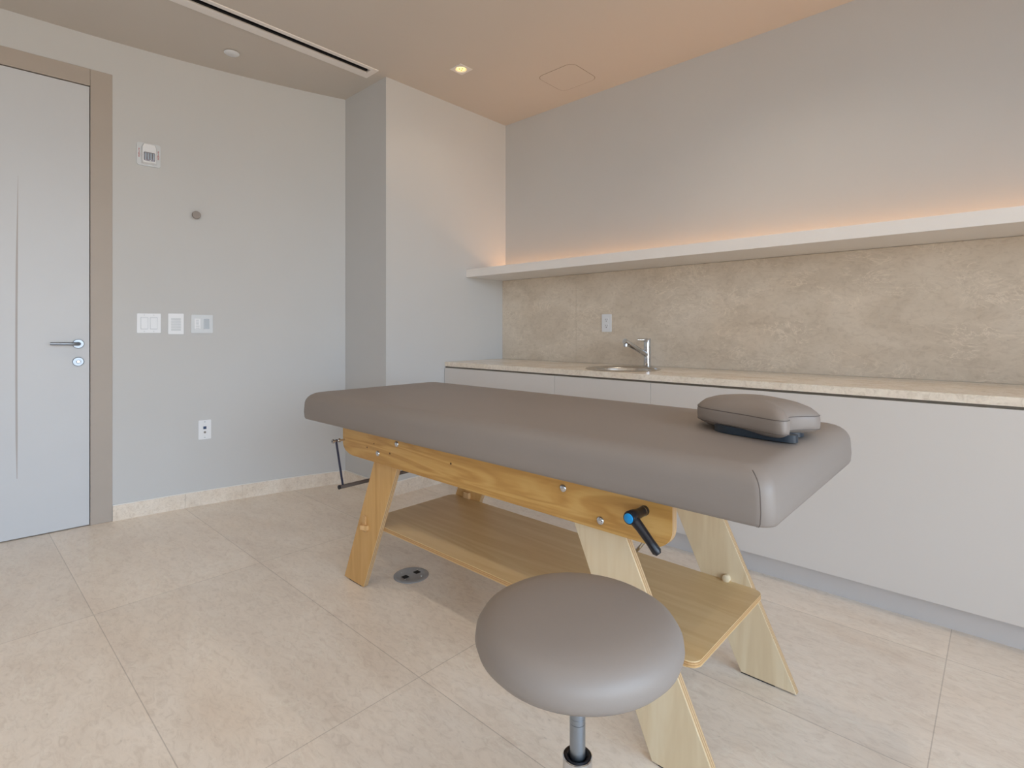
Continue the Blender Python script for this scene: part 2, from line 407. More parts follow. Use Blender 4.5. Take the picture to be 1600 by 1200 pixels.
mb.box(XW, XW + 0.2, YB, y0, 0, ZC); mb.box(XW, XW + 0.2, y1, RY, 0, ZC); mb.box(XW, XW + 0.2, y0, y1, 0, z0); mb.box(XW, XW + 0.2, y0, y1, z1, ZC)
struct(mb.build('wall_window', M['wall']))
wf = MB()
for a, b_ in ((y0, y0 + 0.05), (y1 - 0.05, y1), (-0.82, -0.77), (0.45, 0.5)): wf.box(XW + 0.08, XW + 0.14, a, b_, z0, z1)
wf.box(XW + 0.08, XW + 0.14, y0, y1, z0, z0 + 0.05); wf.box(XW + 0.08, XW + 0.14, y0, y1, z1 - 0.05, z1)
w1 = struct(wf.build('added_window_1', M['whitegrey']))  # unseen window, invented to bring in daylight from the side
mb = MB()
for a, b_ in ((y0 + 0.05, -0.82), (-0.77, 0.45), (0.5, y1 - 0.05)): mb.box(XW + 0.105, XW + 0.115, a, b_, z0 + 0.05, z1 - 0.05)
mb.build('pane', M['glass'], w1)
# marble baseboards with a white caulk line on top
def arc_strip(ya, yb, n, d0, d1, z0, z1, mb):
    rr = []
    for i in range(n + 1):
        y = ya + (yb - ya) * i / n; m_ = wall_frame(y)
        rr.append([m_ @ Vector((0, -d0, z0)), m_ @ Vector((0, -d1, z0)), m_ @ Vector((0, -d1, z1)), m_ @ Vector((0, -d0, z1))])
    mb.rings(rr)
BH = 0.086
mb = MB()
for a, b_ in ((DR1 + 0.002, 1.0225), (1.0235, 1.3325), (1.3335, 1.6575), (1.6585, PY)): arc_strip(a, b_, 8, 0.0, 0.012, 0, BH, mb)
bl = struct(mb.build('baseboard_left', M['skirt'], smooth=25))
mb = MB(); arc_strip(DR1 + 0.002, PY, 30, 0.0, 0.009, BH, BH + 0.004, mb); mb.build('caulk_line', M['caulk'], bl, smooth=25)
mb = MB(); mb.box(wall_x(PY) + 0.01, PX + 0.012, PY - 0.012, PY, 0, BH); mb.box(PX, PX + 0.012, PY, 2.48, 0, BH)
bc = struct(mb.build('baseboard_corner', M['skirt']))
mb = MB(); mb.box(wall_x(PY) + 0.01, PX + 0.009, PY - 0.009, PY, BH, BH + 0.004); mb.box(PX, PX + 0.009, PY, 2.48, BH, BH + 0.004); mb.build('caulk_line', M['caulk'], bc)

# ------------------------------------------------------------------ door in the curved wall
MD = wall_frame(0.40)
def dy(y): return (y - 0.40) * math.sqrt(1 + SL * SL)         # world y -> along the door plane
D = []
mb = MB(); mb.M = MD
JA, JB = dy(0.575), dy(DR1 + 0.001); LA = dy(-0.332); LB = dy(DR0)
mb.box(JA, JB, -0.008, 0.10, 0, DTOP, 0.002)
mb.box(LB, LA, -0.008, 0.10, 0, DTOP, 0.002)
mb.box(LA + 0.0008, JA - 0.0008, -0.008, 0.10, 2.431, DTOP, 0.002)
mb.box(LA - 0.002, JA + 0.002, 0.02, 0.10, 2.40, DTOP - 0.004)
door = struct(mb.build('door_1', M['frame']))
mb = MB(); mb.M = MD; mb.box(LA, JA, 0.045, 0.10, 0.0, 2.43); mb.build('gap_shade_backing', M['black'], door)  # black sheet standing in for the shade in the gap around the leaf
mb = MB(); mb.M = MD; mb.box(LA + 0.0035, JA - 0.0035, -0.002, 0.042, 0.005, 2.4265, 0.001); leaf = mb.build('leaf', M['leaf'], door)
# tapering inlaid strip down the leaf
mb = MB(); mb.M = MD
L_, R_ = [], []
for i in range(41):
    f = i / 40; z = 0.315 + (1.878 - 0.315) * f
    c = dy(0.279) + 0.004 * math.sin(math.pi * f) * -1 + 0.004 * f
    w = 0.0075 * min(1, (1 - f) / 0.30, 0.3 + f / 0.2) * 0.5 + 0.0004
    L_.append((c - w, z)); R_.append((c + w, z))
mb.prism(L_ + R_[::-1], 'y', -0.0028, -0.0005); mb.build('inlay_strip', M['groove'], leaf)
hy = dy(0.5235)
mb = MB(); mb.M = MD; mb.lathe([(0.0, -0.002), (0.0255, -0.002), (0.0255, -0.009), (0.023, -0.0115), (0, -0.0115)], (hy, 0, 1.006), 40, 'y', False, False)
h = mb.build('handle_rosette', M['satin'], leaf, smooth=40)
mb = MB(); mb.M = MD
pts = [(hy, -0.01, 1.006), (hy, -0.036, 1.006), (hy - 0.004, -0.046, 1.0062), (hy - 0.014, -0.05, 1.0066), (hy - 0.05, -0.051, 1.0075), (hy - 0.118, -0.05, 1.009)]
mb.tube(pts, [0.0095, 0.0095, 0.009, 0.0085, 0.0085, 0.0075], 16); mb.build('lever', M['satin'], leaf, smooth=50)
mb = MB(); mb.M = MD; mb.lathe([(0.0, -0.002), (0.025, -0.002), (0.025, -0.009), (0.0225, -0.0115), (0.013, -0.0115), (0.0125, -0.008), (0.0, -0.008)], (hy, 0, 0.9085), 40, 'y', False, False)
lk = mb.build('lock_rosette', M['satin'], leaf, smooth=40)
mb = MB(); mb.M = MD; mb.lathe([(0.0, -0.006), (0.0085, -0.006), (0.0085, -0.016), (0.006, -0.0185), (0, -0.0185)], (hy, 0, 0.9085), 24, 'y', False, False); mb.build('lock_cylinder', M['chrome'], lk, smooth=40)

# ------------------------------------------------------------------ things on the left wall
def plate(mb, w, hgt, d, r=0.004, bev=0.0015, cx=0, cz=0, d0=0.0005):
    p = [(x + cx, z + cz) for x, z in rrect(-w / 2, w / 2, -hgt / 2, hgt / 2, r, 4)]
    mb.prism(p, 'y', -d, -d0, bev=0)
    return mb
def wthing(name, label, cat, y, z, group=None):
    m_ = wall_frame(y, z); o = thing(name, label, cat, m_.translation, group); return o, m_
# double rocker switch
o, m_ = wthing('light_switch', 'white double rocker light switch plate nearest the door frame', 'switch', 0.844, 1.121, 'white wall controls by the door')
mb = MB(); mb.M = m_; plate(mb, 0.116, 0.114, 0.006); mb.build('cover_plate', M['white'], o)
for s in (-1, 1):
    mb = MB(); mb.M = m_; mb.box(s * 0.023 - 0.018, s * 0.023 + 0.018, -0.0068, -0.004, -0.0345, 0.0345, 0.0005); f = mb.build('rocker_surround', M['greyplastic'], o)
    mb = MB(); mb.M = m_; mb.prism([(-0.006, -0.0325), (-0.0135, -0.0325), (-0.0085, 0.0325), (-0.006, 0.0325)], 'x', s * 0.023 - 0.0163, s * 0.023 + 0.0163); mb.build('rocker', M['white'], f)
    for zz in (-0.0475, 0.0475):
        mb = MB(); mb.M = m_; mb.lathe([(0, -0.0055), (0.0032, -0.0055), (0.003, -0.0068), (0, -0.0068)], (s * 0.023, 0, zz), 12, 'y', False, False); mb.build('screw', M['whitegrey'], o, smooth=40)
# keypad with slats
o, m_ = wthing('keypad', 'white keypad plate with five grey buttons between two switch plates', 'keypad', 0.977, 1.118, 'white wall controls by the door')
mb = MB(); mb.M = m_; plate(mb, 0.080, 0.124, 0.008); mb.build('cover_plate', M['white'], o)
for k in range(5):
    zz = 0.028 - k * 0.0158
    mb = MB(); mb.M = m_; mb.box(-0.025, 0.025, -0.0095, -0.0075, zz - 0.0066, zz + 0.0066, 0.0006); mb.build('button', M['greyplastic'] if 0 else M['whitegrey'], o)
# thermostat-like control plus rocker
o, m_ = wthing('dimmer_switch', 'white two part control plate with grey rocker, right of the keypad', 'switch', 1.1125, 1.119, 'white wall controls by the door')
mb = MB(); mb.M = m_; plate(mb, 0.117, 0.113, 0.006); mb.build('cover_plate', M['whitegrey'], o)
mb = MB(); mb.M = m_; mb.box(-0.0405, -0.0085, -0.0085, -0.004, -0.033, 0.033, 0.001); d = mb.build('control_panel', M['white'], o)
for k in range(5):
    mb = MB(); mb.M = m_; mb.box(-0.033, -0.018, -0.0095, -0.008, 0.022 - k * 0.007, 0.0242 - k * 0.007); mb.build('indicator_bar', M['greyplastic'], d)
for zz in (-0.014, -0.026):
    mb = MB(); mb.M = m_; mb.box(-0.034, -0.015, -0.0095, -0.008, zz - 0.0035, zz + 0.0035, 0.0006); mb.build('button', M['whitegrey'], d)
mb = MB(); mb.M = m_; mb.box(0.007, 0.041, -0.0070, -0.004, -0.0345, 0.0345, 0.0005); f = mb.build('rocker_surround', M['white'], o)
mb = MB(); mb.M = m_; mb.prism([(-0.006, -0.0325), (-0.011, -0.0325), (-0.0085, 0.0325), (-0.006, 0.0325)], 'x', 0.0085, 0.0395); mb.build('rocker', M['greyplastic'], f)
# low data outlet
o, m_ = wthing('data_outlet', 'white data outlet plate low on the wall with a dark blue jack', 'outlet', 1.127, 0.4645)
mb = MB(); mb.M = m_; plate(mb, 0.068, 0.118, 0.006); mb.build('cover_plate', M['white'], o)
mb = MB(); mb.M = m_; mb.box(-0.0085, 0.0085, -0.0075, -0.005, 0.003, 0.020, 0.0008); mb.build('jack', M['darkblue'], o)
mb = MB(); mb.M = m_; mb.lathe([(0, -0.005), (0.0065, -0.005), (0.0065, -0.010), (0.004, -0.010), (0.0035, -0.007), (0, -0.007)], (0, 0, -0.016), 16, 'y', False, False); mb.build('coax_jack', M['tan'], o, smooth=40)
for zz in (-0.048, 0.048):
    mb = MB(); mb.M = m_; mb.lathe([(0, -0.0055), (0.0035, -0.0055), (0.003, -0.0072), (0, -0.0072)], (0, 0, zz), 12, 'y', False, False); mb.build('screw', M['greyplastic'], o, smooth=40)
# fire strobe
o, m_ = wthing('fire_strobe', 'white fire alarm strobe with red lettering high on the curved wall', 'alarm', 0.8425, 2.1065)
mb = MB(); mb.M = m_; plate(mb, 0.116, 0.132, 0.010, 0.012); mb.build('back_plate', M['whitegrey'], o)
mb = MB(); mb.M = m_
prof = [(-0.034, -0.058), (0.034, -0.058), (0.036, -0.05), (0.036, 0.04), (0.028, 0.058), (-0.028, 0.058), (-0.036, 0.04), (-0.036, -0.05)]
rr = [[(x * k, -d_, z * k) for x, z in prof] for d_, k in ((0.009, 1.0), (0.034, 0.96), (0.040, 0.90))]
mb.rings(rr); hs = mb.build('strobe_housing', M['white'], o, smooth=40)
mb = MB(); mb.M = m_; mb.box(-0.027, 0.027, -0.047, -0.038, -0.044, 0.006, 0.004); ln = mb.build('strobe_lens', M['lens'], hs)
mb = MB(); mb.M = m_
for k in range(4): mb.box(-0.024 + k * 0.013, -0.0135 + k * 0.013, -0.0495, -0.0465, -0.038, 0.001, 0.0014)
mb.build('lens_facet', M['satin'], ln)
mb = MB(); mb.M = m_; mb.lathe([(0, -0.047), (0.0045, -0.047), (0.003, -0.052), (0, -0.053)], (0.004, 0, -0.043), 12, 'y', False, False); mb.build('flash_bulb', M['white'], ln, smooth=60)
for s in (-1, 1):
    cu = bpy.data.curves.new('fire_text', 'FONT'); cu.body = 'F\nI\nR\nE'; cu.size = 0.0165; cu.align_x = 'CENTER'; cu.align_y = 'CENTER'; cu.space_line = 0.78; cu.extrude = 0.0004; cu.resolution_u = 2
    tmp = bpy.data.objects.new('tmp', cu); COL.objects.link(tmp)
    me = bpy.data.meshes.new_from_object(tmp.evaluated_get(bpy.context.evaluated_depsgraph_get())); bpy.data.objects.remove(tmp)
    me.name = 'lettering'
    me.transform(Matrix.Translation(-Vector(o['_o'])) @ m_ @ Matrix.Translation((s * 0.047, -0.0106, 0.004)) @ Matrix.Rotation(math.pi / 2, 4, 'X'))
    me.materials.clear(); me.materials.append(M['red'])
    q = bpy.data.objects.new('lettering', me); COL.objects.link(q); q.parent = o; q['label'] = 'red FIRE lettering'
# round peg
o, m_ = wthing('coat_peg', 'round grey brown metal peg on the bare curved wall', 'hook', 1.08, 1.784)
mb = MB(); mb.M = m_; mb.lathe([(0, 0.0005), (0.010, 0.0005), (0.010, -0.018), (0.0225, -0.020), (0.0235, -0.023), (0.0235, -0.030), (0.022, -0.032), (0, -0.032)], (0, 0, 0), 32, 'y', False, False)
mb.build('peg_head', M['tan'], o, smooth=40)

# ------------------------------------------------------------------ ceiling fittings
o = thing('ceiling_vent', 'long white linear slot air vent let into the ceiling', 'vent', ((VENT[0] + VENT[1]) / 2, VENT[3], ZC))
mb = MB(); t_ = 0.006
mb.box(VENT[0], SLOT[0], VENT[2], VENT[3], ZC - t_, ZC, 0.001); mb.box(SLOT[1], VENT[1], VENT[2], VENT[3], ZC - t_, ZC, 0.001)
mb.box(SLOT[0], SLOT[1], SLOT[3], VENT[3], ZC - t_, ZC); mb.box(SLOT[0], SLOT[1], VENT[2], SLOT[2], ZC - t_, ZC)
mb.build('vent_frame', M['shelf'], o)
mb = MB(); x0, x1, y0, y1 = SLOT; e = 0.001
mb.box(x0 + e, x1 - e, y0 + e, y1 - e, ZC + 0.10, ZC + 0.12); mb.box(x0 + e, x0 + 0.003, y0 + e, y1 - e, ZC + 0.004, ZC + 0.12); mb.box(x1 - 0.003, x1 - e, y0 + e, y1 - e, ZC + 0.004, ZC + 0.12)
mb.build('slot_lining', M['black'], o)
mb = MB(); mb.box(x0 + 0.012, x0 + 0.015, y0 + e, y1 - e, ZC + 0.003, ZC + 0.05); mb.build('deflector_blade', M['bplastic'], o)
o = thing('sprinkler_cover', 'small round white sprinkler cover disc on the ceiling near the curved wall', 'sprinkler', (-3.337, 1.177, ZC))
mb = MB(); mb.lathe([(0, 0), (0.026, 0), (0.026, -0.004), (0.041, -0.004), (0.041, -0.0065), (0.038, -0.0085), (0, -0.0085)], (-3.337, 1.177, ZC), 40, 'z', False, False); mb.build('cover_disc', M['white'], o, smooth=40)
for i, (x, y) in enumerate(DL):
    lab = ['small square recessed ceiling downlight glowing warm yellow, nearest the corner', 'added square fill downlight above the white cabinets', 'added square fill downlight over the far end of the cabinets', 'added square fill downlight facing the door', 'added square fill downlight over the open floor before the stool', 'added square fill downlight beside the added side window', 'added square fill downlight at the door end of the rear wall', 'added square fill downlight midway along the rear wall', 'added square fill downlight in the corner between the added windows'][i]
    o = thing('downlight', lab, 'light', (x, y, ZC), 'recessed ceiling downlights')
    mb = MB()
    rect = []; n = 40
    sq = [(-.05, -.05), (.05, -.05), (.05, .05), (-.05, .05)]
    inner = [(0.036 * math.cos(2 * math.pi * k / n), 0.036 * math.sin(2 * math.pi * k / n)) for k in range(n)]
    outer = []
    for a, b_ in inner:
        k = 0.05 / max(abs(a), abs(b_)); outer.append((a * k, b_ * k))
    mb.rings([[(x + a, y + b_, ZC - 0.0002) for a, b_ in outer], [(x + a, y + b_, ZC - 0.004) for a, b_ in outer], [(x + a, y + b_, ZC - 0.004) for a, b_ in inner], [(x + a * 0.8, y + b_ * 0.8, ZC + 0.012) for a, b_ in inner], [(x + a * 0.66, y + b_ * 0.66, ZC + 0.03) for a, b_ in inner]], False, False)
    mb.build('square_trim', M['shelf'], o, smooth=30)
    mb = MB(); mb.lathe([(0.028, 0.016), (0.0245, -0.0012), (0.0, -0.0022)], (x, y, ZC), 32, 'z', False, False); mb.lathe([(0, 0.03), (0.03, 0.03), (0.03, 0.014)], (x, y, ZC), 32, 'z', False, False)
    mb.build('lamp_face', M['lamp'], o, smooth=40)
    mb = MB()
    for k in range(3):
        a = 2.2 + k * 2.0944; mb.lathe([(0, -0.0015), (0.0055, -0.0015), (0.0045, -0.0032), (0, -0.0034)], (x + 0.011 * math.cos(a), y + 0.011 * math.sin(a), ZC), 12, 'z', False, False)
    mb.build('diode_cluster', plain('amber_diode', (190, 150, 60), 0.4), o)
    l = bpy.data.lights.new('downlight_lamp', 'SPOT'); l.energy = DOWN_W * (0.15 if i == 0 else 1.0); l.color = (1.0, 0.84, 0.66); l.spot_size = math.radians(140); l.spot_blend = 0.8; l.shadow_soft_size = 0.04
    q = bpy.data.objects.new('downlight_lamp', l); q.location = (0, 0, -0.012); q.parent = o; COL.objects.link(q)
o = thing('access_panel', 'rounded square access panel set flush into the ceiling above the sink', 'panel', (-2.078, 2.773, ZC))
P0 = rrect(-2.221, -1.935, 2.632, 2.914, 0.05, 8); P1 = rrect(-2.218, -1.938, 2.635, 2.911, 0.047, 8)
mb = MB(); mb.rings([[(a, b_, ZC - 0.0004) for a, b_ in P0], [(a, b_, ZC - 0.0004) for a, b_ in P1]], False, False); mb.build('gap_ring', plain('brown_panel_gap', (120, 96, 72), 0.8), o)
mb = MB(); mb.prism(P1, 'z', ZC - 0.0012, ZC - 0.0001); mb.build('panel_lid', M['ceil'], o)

# ------------------------------------------------------------------ cabinets along the right wall
CX1 = 1.55                                         # right-hand end of the run, outside the frame
mb = MB(); mb.box(CX1 + 0.02, CX1 + 0.10, 2.40, RY, 0, ZC); struct(mb.build('wall_return', M['wall']))
units = [(-2.922, -1.9318), (-1.9302, -1.3148), (-1.3132, 0.30), (0.3016, CX1)]
labs = ['white handleless cabinet unit at the corner end of the worktop', 'narrow white handleless cabinet unit beneath the sink', 'wide white handleless cabinet unit behind the massage table headrest', 'white handleless cabinet unit farthest from the corner']
for (a, b_), lab in zip(units, labs):
    o = thing('cabinet', lab, 'cabinet', ((a + b_) / 2, 2.75, 0), 'handleless white cabinets')
    mb = MB(); mb.box(a + 0.001, b_ - 0.001, 2.4725, 3.045, 0.096, 0.132); mb.box(a + 0.001, b_ - 0.001, 3.03, 3.045, 0.132, 0.80)
    mb.box(a + 0.001, a + 0.019, 2.4725, 3.03, 0.132, 0.80); mb.box(b_ - 0.019, b_ - 0.001, 2.4725, 3.03, 0.132, 0.80)
    mb.build('carcass', M['cab'], o)
    mb = MB(); mb.box(a, b_, 2.451, 2.471, 0.092, 0.8135, 0.0012); mb.build('door_panel', M['cab'], o)
tag(MB().box(-2.925, CX1, 2.489, 2.505, 0, 0.0915).build('toe_kick', M['kick']), 'long pale grey recessed plinth running under the white cabinets', 'plinth')
tag(MB().box(-2.924, CX1, 2.462, 2.468, 0.8145, 0.8238).build('channel_strip', M['channel']), 'thin dark grey finger channel between worktop and white cabinets', 'channel')
# worktop with a round cut-out for the basin
SX, SY, SR = -1.632, 2.715, 0.198
mb = MB(); zt, zb = 0.855, 0.824; px0, px1, py0, py1 = SX - 0.27, SX + 0.27, 2.4555, 3.049
mb.box(-2.925, px0, py0, py1, zb, zt); mb.box(px1, CX1, py0, py1, zb, zt)
angs = sorted({2 * math.pi * k / 64 for k in range(64)} | {math.atan2(yy - SY, xx - SX) % (2 * math.pi) for xx in (px0, px1) for yy in (py0, py1)})
inn, outr = [], []
for a in angs:
    c, s = math.cos(a), math.sin(a); k = 1e9
    if c > 1e-9: k = min(k, (px1 - SX) / c)
    if c < -1e-9: k = min(k, (px0 - SX) / c)
    if s > 1e-9: k = min(k, (py1 - SY) / s)
    if s < -1e-9: k = min(k, (py0 - SY) / s)
    inn.append((SX + SR * c, SY + SR * s)); outr.append((SX + k * c, SY + k * s))
mb.rings([[(x, y, zb) for x, y in inn], [(x, y, zt) for x, y in inn], [(x, y, zt) for x, y in outr], [(x, y, zb) for x, y in outr], [(x, y, zb) for x, y in inn]], False, False)
tag(mb.build('worktop', M['counter']), 'cream marble worktop running above the white cabinets', 'worktop')
mb = MB()
for a, b_ in ((-2.925, -2.2096), (-2.2084, CX1)): mb.box(a, b_, 3.050, RY - 0.0005, 0.8555, 1.4705)
tag(mb.build('backsplash', M['splash']), 'beige veined marble backsplash between worktop and floating shelf', 'backsplash')
o = thing('floating_shelf', 'long white floating shelf with warm light glowing behind it', 'shelf', (-1.0, 3.0, 1.472))
mb = MB(); mb.box(-2.9255, CX1, 2.662, 2.985, 1.472, 1.530, 0.001); mb.box(-2.9255, CX1, 2.985, RY - 0.0005, 1.472, 1.482); mb.build('shelf_board', M['shelf'], o)
mb = MB(); mb.box(-2.91, CX1 - 0.02, 3.056, 3.070, 1.4822, 1.489); ls = mb.build('led_strip', M['led'], o)
l = bpy.data.lights.new('cove_lamp', 'AREA'); l.shape = 'RECTANGLE'; l.size = CX1 + 2.9; l.size_y = 0.016; l.energy = COVE_W; l.color = (1.0, 0.50, 0.20)
q = bpy.data.objects.new('cove_lamp', l); q.location = ((CX1 - 2.9) / 2 + 1.0, 0.063, 0.022); q.rotation_euler = (math.pi, 0, 0); q.parent = o; COL.objects.link(q)
# wall outlet on the backsplash
o = thing('wall_outlet', 'white double power outlet on the marble backsplash left of the tap', 'outlet', (-1.955, 3.05, 1.128))
mb = MB(); mb.M = Matrix.Translation((-1.955, 3.05, 1.128)); plate(mb, 0.074, 0.118, 0.006); mb.build('cover_plate', M['white'], o)
for s in (-1, 1):
    mb = MB(); mb.M = Matrix.Translation((-1.955, 3.05, 1.128)); plate(mb, 0.034, 0.03, 0.008, 0.006, cz=s * 0.0205, d0=0.004); f = mb.build('socket', M['white'], o)
    for dx, dz, w, hh in ((-0.0065, 0.004, 0.0022, 0.009), (0.0065, 0.004, 0.0022, 0.009), (0, -0.0075, 0.005, 0.005)):
        mb = MB(); mb.M = Matrix.Translation((-1.955, 3.05, 1.128)); mb.box(dx - w / 2, dx + w / 2, -0.0086, -0.0075, s * 0.0205 + dz - hh / 2, s * 0.0205 + dz + hh / 2); mb.build('slot', M['black'], f)
# round basin and tap
o = thing('sink', 'small round stainless steel basin set into the worktop', 'sink', (SX, SY, 0.855))
mb = MB(); c = (SX, SY, 0.855)
mb.lathe([(0.196, 0.0002), (0.214, 0.0002), (0.216, 0.0015), (0.214, 0.0035), (0.203, 0.0055), (0.192, 0.003), (0.184, -0.012), (0.176, -0.10), (0.160, -0.135), (0.12, -0.148), (0.03, -0.152), (0.0, -0.152)], c, 72, 'z', False, False)
mb.build('basin', M['steel'], o, smooth=60)
mb = MB(); mb.lathe([(0, -0.1515), (0.03, -0.1515), (0.032, -0.149), (0.02, -0.1485), (0.018, -0.1505), (0, -0.1505)], c, 32, 'z', False, False); mb.build('drain', M['chrome'], o, smooth=40)
TX, TY = -1.612, 2.968
o = thing('tap', 'chrome single lever tap with slanting spout behind the basin', 'tap', (TX, TY, 0.855))
mb = MB(); mb.lathe([(0, 0.0002), (0.026, 0.0002), (0.026, 0.004), (0.0215, 0.006), (0.0215, 0.045), (0.0205, 0.046), (0.0205, 0.048), (0.0215, 0.049), (0.0215, 0.118), (0.0205, 0.119), (0.0205, 0.121), (0.0215, 0.122), (0.0215, 0.170), (0.0195, 0.174), (0, 0.175)], (TX, TY, 0.855), 40, 'z', False, False)
mb.build('body', M['chrome'], o, smooth=40)
mb = MB(); S0 = Vector((TX, TY, 0.925)); S1 = Vector((TX - 0.034, TY - 0.21, 1.016)); dv = (S1 - S0)
mb.tube([S0 + dv * 0.02, S0 + dv * 0.2, S0 + dv * 0.6, S0 + dv * 0.98, S1], [0.014, 0.0155, 0.016, 0.0165, 0.015], 20); sp = mb.build('spout', M['chrome'], o, smooth=40)
mb = MB(); mb.lathe([(0, 0), (0.0125, 0), (0.013, -0.012), (0.0135, -0.014), (0.0135, -0.027), (0.011, -0.029), (0, -0.029)], tuple(S1 - dv * 0.05), 24, 'z', False, False); mb.build('aerator', M['chrome'], sp, smooth=40)
mb = MB(); mb.tube([(TX - 0.004, TY - 0.004, 1.021), (TX - 0.026, TY - 0.026, 1.0205), (TX - 0.044, TY - 0.044, 1.021)], [0.0085, 0.0075, 0.0065], 12); mb.build('lever', M['steel'], o, smooth=50)
# floor outlet
o = thing('floor_outlet', 'round grey floor outlet cover with two dark square sockets under the massage table', 'outlet', (-1.916, 1.417, 0))
fc = (-1.916, 1.417, 0)
mb = MB(); mb.lathe([(0, 0.0003), (0.076, 0.0003), (0.076, 0.003), (0.072, 0.0055), (0.060, 0.006), (0.058, 0.0045), (0, 0.0045)], fc, 56, 'z', False, False); mb.build('cover_plate', M['outletgrey'], o, smooth=40)
for s in (-1, 1):
    mb = MB(); mb.M = Matrix.Translation(fc) @ Matrix.Rotation(math.radians(90), 4, 'Z'); mb.box(s * 0.031 - 0.0125, s * 0.031 + 0.0125, -0.0125, 0.0125, 0.0042, 0.0062, 0.001); mb.build('socket_cap', M['black'], o)
for k in range(4):
    a = 0.4 + k * math.pi / 2; mb = MB(); mb.lathe([(0, 0.004), (0.004, 0.004), (0.0035, 0.0062), (0, 0.0064)], (fc[0] + 0.05 * math.cos(a), fc[1] + 0.05 * math.sin(a), 0), 12, 'z', False, False); mb.build('screw', M['steel'], o, smooth=50)

# ------------------------------------------------------------------ massage table
T = thing('massage_table', 'wooden massage table with taupe padded top in the middle of the room', 'massage table', (-1.33, 1.477, 0))
CX0, CX1_, CY0, CY1, CZ0, CZ1 = -2.328, -0.335, 1.118, 1.878, 0.680, 0.800
lv = [(0.10, CZ0), (0.012, CZ0), (0.004, CZ0 + 0.003), (0.0, CZ0 + 0.011), (-0.002, CZ0 + 0.035), (0.0, CZ0 + 0.068)]
for k in range(1, 9):
    a = math.radians(90 * k / 8); lv.append((0.050 * (1 - math.cos(a)), CZ0 + 0.068 + 0.052 * math.sin(a)))
lv += [(0.11, CZ1 + 0.0005), (0.2, CZ1 + 0.002), (0.30, CZ1 + 0.003)]
def cring(inset, z):
    return [(x, y, z) for x, y in rrect(CX0 + inset, CX1_ - inset, CY0 + inset, CY1 - inset, 0.036, 8)]
mb = MB(); mb.rings([cring(i, z) for i, z in lv]); cush = mb.build('cushion', M['vinyl'], T, smooth=60)
for (sx, sy) in ((1, -1), (1, 1), (-1, -1), (-1, 1)):
    pts = []
    for i, z in lv[1:11]:
        x = CX1_ - i if sx > 0 else CX0 + i; y = CY1 - i if sy > 0 else CY0 + i
        a = math.radians(20); r_ = 0.036
        pts.append((x - sx * (r_ - r_ * math.sin(a)), y - sy * (r_ - r_ * math.cos(a) + 0.0002), z))
    MB().tube(pts, 0.0009, 8).build('seam', M['seam'], cush, smooth=60)
MB().box(CX0 + 0.05, CX1_ - 0.05, 1.214, 1.740, 0.664, 0.6795, 0.001).build('deck_board', M['board'], T)
YN0, YN1, YF0, YF1 = 1.212, 1.234, 1.720, 1.742
RZ0, RZ1 = 0.552, 0.6795
def rail_poly():
    x0, x1 = -2.095, -0.580; r = 0.05
    p = [(x0, RZ1), (x0, 0.594), (x0 + 0.006, 0.580), (x0 + 0.022, 0.566), (x0 + 0.05, RZ0 + 0.004), (x0 + 0.075, RZ0)]
    for k in range(9):
        a = math.radians(-90 + 90 * k / 8); p.append((x1 - r + r * math.cos(a), RZ0 + r + r * math.sin(a)))
    return p + [(x1, RZ1)]
for (ya, yb) in ((YN0 - 0.0225, YN0 - 0.0005), (YF1 + 0.0005, YF1 + 0.0225)):
    rl = MB().prism(rail_poly(), 'y', ya, yb, 0, 1).build('side_rail', [M['rail'], M['edgey']], T)
    near = ya < 1.4; f = ya if near else yb; sgn = -1 if near else 1
    for bx, bz in ((-1.70, 0.646), (-1.828, 0.590), (-0.906, 0.638), (-0.783, 0.577)):
        mb = MB(); mb.lathe([(0, f - sgn * 0.002), (0.0115, f - sgn * 0.002), (0.0115, f + sgn * 0.001), (0.009, f + sgn * 0.004), (0.003, f + sgn * 0.0058), (0, f + sgn * 0.006)], (bx, 0, bz), 20, 'y', False, False); mb.build('bolt', M['chrome'], rl, smooth=50)
    if near:
        for bx, bz, r in ((-1.905, 0.603, 0.0035), (-1.745, 0.603, 0.004), (-1.855, 0.625, 0.003), (-1.385, 0.625, 0.004)):
            mb = MB(); mb.lathe([(0, f + 0.001), (r, f + 0.001), (r, f - 0.0003), (0, f - 0.0003)], (bx, 0, bz), 12, 'y', False, False); mb.build('knot', plain('dark_knot', (84, 56, 26), 0.6), rl)
def leg(poly, ya, yb, mat, foot):
    (a, b_, c, d) = poly
    q = MB().prism([(a, 0.004), (b_, 0.004), (d, 0.655), (c, 0.655)], 'y', ya, yb, 0, 1, bev=0.0012).build('leg', [mat, M['edgey']], T)
    MB().box(foot[0], foot[1], ya + 0.002, yb - 0.002, 0, 0.0042).build('rubber_foot', M['rubber'], q)
    return q
leg((-2.122, -1.970, -1.842, -1.682), YN0, YN1, M['legwarm'], (-2.09, -1.99))
leg((-0.646, -0.467, -0.935, -0.772), YN0, YN1, M['birch'], (-0.63, -0.53))
leg((-0.609, -0.449, -0.914, -0.748), YF0, YF1, M['birch'], (-0.609, -0.51))
leg((-2.086, -1.915, -1.806, -1.638), YF0, YF1, M['legwarm'], (-2.06, -1.95))
SH0, SH1 = 0.262, 0.279
sp_ = rrect(-1.985, -0.541, YN1 + 0.0005, YF0 - 0.0005, 0.028, 6)
shelf = MB().prism(sp_, 'z', SH0, SH1, 0, 1, bev=0.002).build('lower_shelf', [M['board'], M['edgez']], T)
